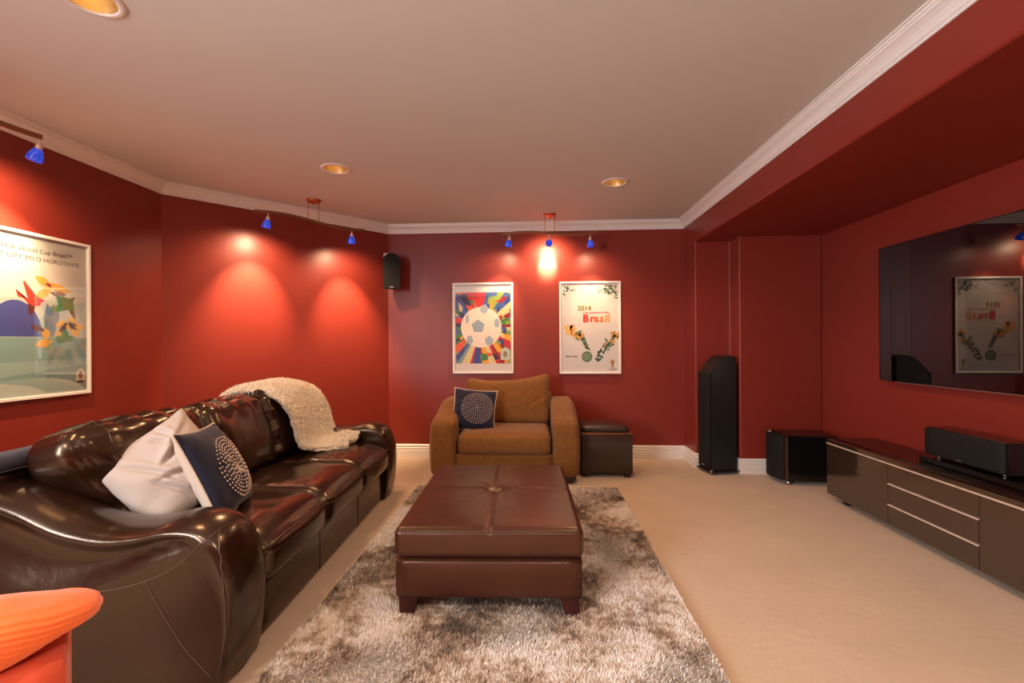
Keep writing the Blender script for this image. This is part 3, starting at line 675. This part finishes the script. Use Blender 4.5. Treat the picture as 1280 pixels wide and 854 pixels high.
cushion('lid', (OW + .006, OL + .006, .128), .030, 'leather2', ot, 90, (.003, .003, .003, .003, 0, .014), ol, Matrix.Translation((0, OL / 2, .317)))
lathe('button', [(0, .377), (.010, .376), (.015, .371), (.016, .364)], 'leather2', ot, 16, Matrix.Translation((0, OL / 2, -.006)))
tube('welt', [(-OW / 2 + .01, -.004, .372), (-.2, -.007, .374), (.2, -.007, .374), (OW / 2 - .01, -.004, .372)], .0022, 'seam', ot, 6)
for sx in (-1, 1):
    for y in (.05, OL - .05):
        v = []; cx = sx * (OW / 2 - .058)
        for z, hw in ((0, .030), (.086, .042)):
            cxx = cx + sx * (.042 - hw)
            v += [(cxx - hw, y - hw, z), (cxx + hw, y - hw, z), (cxx + hw, y + hw, z), (cxx - hw, y + hw, z)]
        pyd('leg', v, [(3, 2, 1, 0), (4, 5, 6, 7), (0, 1, 5, 4), (1, 2, 6, 5), (2, 3, 7, 6), (3, 0, 4, 7)], 'otto_leg', ot)
# ------------------------------------------------------------------ shaggy rug
rug = thing('shaggy_rug', 'shaggy silver and taupe rug under the leather ottoman', 'rug', (-.16, 2.60, 0), 0)
RW, RL = 1.61, 2.26
def rugmat():
    m = bpy.data.materials.new('silver taupe pile'); m.use_nodes = True; nt = m.node_tree; b = nt.nodes['Principled BSDF']
    tc = nt.nodes.new('ShaderNodeTexCoord'); mp = nt.nodes.new('ShaderNodeMapping'); nt.links.new(tc.outputs['Object'], mp.inputs[0])
    mp.inputs['Scale'].default_value = (1, 1, 0)
    n1 = nt.nodes.new('ShaderNodeTexNoise'); n1.inputs['Scale'].default_value = 2.7; n1.inputs['Detail'].default_value = 7; n1.inputs['Roughness'].default_value = .62; n1.inputs['Distortion'].default_value = .5
    n2 = nt.nodes.new('ShaderNodeTexNoise'); n2.inputs['Scale'].default_value = 21; n2.inputs['Detail'].default_value = 5; n2.inputs['Roughness'].default_value = .65
    for n in (n1, n2): nt.links.new(mp.outputs[0], n.inputs['Vector'])
    a = nt.nodes.new('ShaderNodeMath'); a.operation = 'MULTIPLY_ADD'; a.inputs[1].default_value = .55; nt.links.new(n2.outputs['Fac'], a.inputs[0]); nt.links.new(n1.outputs['Fac'], a.inputs[2])
    r = nt.nodes.new('ShaderNodeValToRGB'); e = r.color_ramp.elements
    e[0].position = .62; e[0].color = (.17, .115, .082, 1); e[1].position = .83; e[1].color = (.72, .65, .60, 1)
    k = r.color_ramp.elements.new(.69); k.color = (.37, .255, .18, 1); k = r.color_ramp.elements.new(.755); k.color = (.57, .46, .37, 1)
    nt.links.new(a.outputs[0], r.inputs[0]); nt.links.new(r.outputs[0], b.inputs['Base Color'])
    b.inputs['Roughness'].default_value = .6; b.inputs['Sheen Weight'].default_value = .3; b.inputs['Specular IOR Level'].default_value = .3
    return m
M['rug'] = rugmat()
box('backing', (0, 0, .006), (RW, RL, .012), 'rug', rug)
NS = 190000
px = rng.uniform(-RW / 2, RW / 2, NS); py = rng.uniform(-RL / 2, RL / 2, NS)
k = NS // 40
px[:k] = np.where(rng.random(k) < .5, -RW / 2, RW / 2); py[k:2 * k] = np.where(rng.random(k) < .5, -RL / 2, RL / 2)
ph_ = 1.3 * np.sin(px * 6.1 + 2 * np.sin(py * 3.7)) + 1.6 * np.sin(py * 5.3 + 1.5 * np.sin(px * 4.9 + 1)) + rng.normal(0, .9, NS)
lean = rng.uniform(.25, 1.1, NS); L = rng.uniform(.013, .025, NS)
dx, dy = np.cos(ph_) * lean, np.sin(ph_) * lean; nz = np.sqrt(1 / (1 + lean ** 2)); dx *= nz; dy *= nz
wx, wy = -np.sin(ph_) * .0022, np.cos(ph_) * .0022
z0 = np.full(NS, .011)
V = np.empty((NS, 5, 3), np.float32)
V[:, 0] = np.stack([px - wx, py - wy, z0], 1); V[:, 1] = np.stack([px + wx, py + wy, z0], 1)
mx, my, mz = px + dx * L * .55, py + dy * L * .55, z0 + nz * L * .62
V[:, 2] = np.stack([mx + wx, my + wy, mz], 1); V[:, 3] = np.stack([mx - wx, my - wy, mz], 1)
V[:, 4] = np.stack([px + dx * L * 1.15, py + dy * L * 1.15, z0 + nz * L * .92], 1)
I = (np.arange(NS) * 5)[:, None]; tri = np.concatenate([I + np.array([[0, 1, 2]]), I + np.array([[0, 2, 3]]), I + np.array([[3, 2, 4]])], 1).reshape(-1)
me = bpy.data.meshes.new('pile'); me.vertices.add(NS * 5); me.vertices.foreach_set('co', V.reshape(-1)); me.loops.add(len(tri)); me.loops.foreach_set('vertex_index', tri.astype(np.int32))
me.polygons.add(NS * 3); me.polygons.foreach_set('loop_start', np.arange(0, NS * 9, 3, dtype=np.int32)); me.update(calc_edges=True)
o = link('pile', me, 'rug', rug); o['kind'] = 'stuff'
# ------------------------------------------------------------------ wall speaker in the corner
sp = thing('wall_speaker', 'small black arched speaker mounted high in the back left corner', 'speaker', (-1.452, 4.61, 1.735), R(12))
def arch(w, h, n=10):
    r = w / 2; pts = [(-w / 2 + .006, 0), (w / 2 - .006, 0)]
    for i in range(n + 1): a = PI * i / n; pts.append((r * math.cos(a), h - r * .95 + r * .95 * math.sin(a)))
    return pts
A = arch(.178, .365); n = len(A); v = [(x, -.06, z) for x, z in A] + [(x * .98, -.072, .004 + z * .98) for x, z in A] 
f = [(i, (i + 1) % n, n + (i + 1) % n, n + i) for i in range(n)] + [tuple(range(n)), tuple(range(n, 2 * n))[::-1]]
pyd('grille', v, f, 'black_cloth', sp)
v = [(x, -.06, z) for x, z in A] + [(x * .72, .055, .02 + z * .9) for x, z in A]
f = [(i, (i + 1) % n, n + (i + 1) % n, n + i) for i in range(n)] + [tuple(range(n)), tuple(range(n, 2 * n))[::-1]]
pyd('body', v, f, 'black', sp)
box('badge', (0, -.0735, .022), (.034, .003, .008), 'silver', sp)
box('bracket', (-.052, .075, .315), (.085, .012, .14), 'white', sp, .002)
box('bracket_arm', (-.01, .062, .28), (.03, .03, .03), 'white', sp)
# ------------------------------------------------------------------ tower speaker
tw = thing('floor_speaker', 'tall black floor standing speaker with sloped curved top in the niche corner', 'speaker', (1.56, 4.185, 0), R(12))
TD, TW = .245, .19     # local x = depth (front at x=0), local y = width
def topz(s): return .915 + .150 * math.sin(min(1, s / .72) * PI / 2) - .02 * max(0, (s - .72) / .28) ** 2
pr = [(0, .04)] + [(TD * i / 16, topz(i / 16)) for i in range(17)] + [(TD, .04)]
v = [(x, 0.0, z) for x, z in pr] + [(x, TW, z) for x, z in pr]; n = len(pr)
f = [tuple(range(n)), tuple(range(n, 2 * n))[::-1]] + [(i, (i + 1) % n, n + (i + 1) % n, n + i) for i in range(n)]
pyd('cabinet_body', v, f, 'black', tw)
prg = [(-.014, .055)] + [(-.014 + .016 * (i / 8) + .05 * (i / 8) ** 2, .90 + .012 * i / 8 + .035 * (i / 8)) for i in range(9)] 
cushion('grille', (.02, TW - .012, .86), .006, 'black_cloth', tw, 6, T=Matrix.Translation((-.008, TW / 2, .485)))
box('badge', (-.0195, TW * .55, .075), (.003, .035, .008), 'silver', tw)
box('plinth', (TD / 2, TW / 2, .030), (TD + .04, TW + .04, .018), 'black_gloss', tw, .003)
for x in (-.01, TD + .01):
    for y in (-.01, TW + .01): lathe('spike', [(0, .001), (.004, .004), (.009, .018), (.011, .024), (.011, .043), (0, .044)], 'silver', tw, 12, Matrix.Translation((x, y, 0)))
# ------------------------------------------------------------------ subwoofer
sb = thing('subwoofer', 'black cube subwoofer with curved grille beside the low media cabinet', 'subwoofer', (2.045, 3.90, 0), R(-4))
box('cabinet_body', (.215, .155, .222), (.39, .31, .375), 'black_gloss', sb, .006, 2)
N = 14; pts = [(-.015 - .05 * (1 - (2 * i / N - 1) ** 2), .31 * i / N + .0) for i in range(N + 1)] + [(.018, .31), (.018, 0)]
n = len(pts); v = [(x, y, .045) for x, y in pts] + [(x, y, .402) for x, y in pts]
f = [tuple(range(n))[::-1], tuple(range(n, 2 * n))] + [(i, (i + 1) % n, n + (i + 1) % n, n + i) for i in range(n)]
pyd('grille', v, f, 'black_cloth', sb)
box('trim_strip', (.012, -.004, .222), (.016, .008, .352), 'bronze', sb)
v, f = tube_vf([(-.035 + .014 * math.cos(a * PI / 10), .20 + .022 * math.sin(a * PI / 10), .409 + .003) for a in range(20)], .0045, 6, True); pyd('handle_ring', v, f, 'silver', sb, True)
for x in (.04, .37):
    for y in (.035, .275): lathe('foot', [(0, .001), (.02, .001), (.02, .035), (0, .036)], 'silver', sb, 16, Matrix.Translation((x, y, 0)))
# ------------------------------------------------------------------ low media cabinet
CX = 2.18; CY1 = 3.575; CY0 = 1.785
cb = thing('media_cabinet', 'long low glossy brown media cabinet under the television', 'cabinet', (CX, CY0, 0), 0)
LC = CY1 - CY0
box('body', (.187, LC / 2, .235), (.330, LC, .385), 'black', cb)
box('top', (.178, LC / 2, .4425), (.352, LC + .006, .026), 'cabinet', cb, .001, 1)
box('glass_top', (.20, LC / 2, .4585), (.30, LC - .01, .006), 'cab_top', cb)
def front(name, y0, y1, z0, z1):
    d = box(name, (.010, (y0 + y1) / 2, (z0 + z1) / 2), (.020, y1 - y0 - .004, z1 - z0 - .010), 'cabinet', cb, .001, 1)
    box('handle', (.009, (y0 + y1) / 2, z1 - .0045), (.026, y1 - y0 - .004, .008), 'alu', d); return d
front('door', 0, .60, .045, .4295); front('door', 1.19, LC, .045, .4295)
for z0, z1 in ((.045, .175), (.175, .305), (.305, .4295)): front('drawer', .60, 1.19, z0, z1)
for y in (.12, LC - .12):
    for x in (.08, .30): box('foot', (x, y, .022), (.05, .05, .044), 'black', cb)
mp_ = thing('media_player', 'flat black media box on the cabinet under the centre speaker', 'media player', (2.315, 2.23, .462), 0)
box('case', (.085, .34, .017), (.17, .68, .030), 'black_gloss', mp_, .003, 1)
for x in (.02, .15):
    for y in (.05, .63): box('foot', (x, y, .001), (.015, .015, .002), 'black', mp_)
cs = thing('centre_speaker', 'long black centre speaker lying on the media cabinet', 'speaker', (2.325, 2.41, .4945), 0)
box('case', (.09, .24, .095), (.14, .48, .165), 'black_gloss', cs, .004, 2)
cushion('grille', (.022, .472, .158), .008, 'black_cloth', cs, 8, T=Matrix.Translation((.012, .24, .095)))
box('badge', (.0, .25, .028), (.003, .030, .006), 'silver', cs)
for y in (.05, .43): lathe('foot', [(0, .0), (.011, .0), (.011, .0125), (0, .0125)], 'silver', cs, 12, Matrix.Translation((.05, y, 0)))
# ------------------------------------------------------------------ television
tv = thing('television', 'large flat black television mounted on the right wall', 'television', (2.495, 1.78, .905), 0)
TH, TL = .950, 1.69
box('back_case', (.024, TL / 2, TH / 2), (.026, TL - .04, TH - .04), 'black', tv, .004, 1)
box('screen', (.004, TL / 2, TH / 2), (.014, TL - .008, TH - .008), 'tv', tv, .001, 1)
bm = bmesh.new()
for c, s in (((.004, TL / 2, .002), (.018, TL, .004)), ((.004, TL / 2, TH - .002), (.018, TL, .004)), ((.004, .002, TH / 2), (.018, .004, TH - .008)), ((.004, TL - .002, TH / 2), (.018, .004, TH - .008))): add_box(bm, c, s)
from_bm('bezel', bm, 'black_gloss', tv)
box('lower_trim', (.000, TL / 2, -.004), (.014, TL - .3, .008), 'silver', tv, .001, 1)
box('wall_mount', (.046, TL / 2, TH / 2), (.018, .4, .3), 'black', tv)
# ------------------------------------------------------------------ orange seat at the lower left corner with a ribbed knit over it
st = thing('orange_stool', 'coral orange upholstered block stool in the lower left foreground corner', 'stool', (-1.235, .738, 0), R(45))
cushion('body', (.60, .26, .48), .02, 'orange2', st, 10, T=Matrix.Translation((0, .13, .265)))
for x in (-.25, .25):
    for y in (.04, .22): box('foot', (x, y, .0135), (.05, .05, .027), 'chairfoot', st)
def knit(u, v):
    th = (u - .5) * 2; ph = v * 2 * PI
    X = .01 + .35 * th; e = max(0, 1 - abs(th) ** 4) ** .5
    c, s = math.cos(ph), math.sin(ph)
    y = .115 + .135 * spow(c, .8) * (.10 + .90 * e)
    top = .560 + .062 * e + .014 * math.exp(-((th - .45) / .2) ** 2) * e - .014 * math.exp(-((th + .2) / .3) ** 2)
    bot = .556 - .062 * e + .010 * math.sin(th * 9) * e + .020 * smooth((th - .4) / .4) * e
    z = (top + bot) / 2 + (top - bot) / 2 * spow(s, .8)
    if s > 0: z -= .05 * e * smooth((c + .2) / 1.2)
    rib = .0022 * math.sin((z * 1.0 + X * .30 + .012 * math.sin(X * 12)) * 560) * smooth((-c + .35) / .5) * e
    return Vector((X, y - rib, z + .005 * fbm(Vector((X * 6, y * 6, z * 6)))))
v, f = surf(knit, 90, 160, False, True)
kn = thing('knit_throw', 'bright orange ribbed knit throw bunched on the coral stool', 'throw', (-1.235, .738, 0), R(45))
pyd('knit', v, f, 'orange', kn, True)
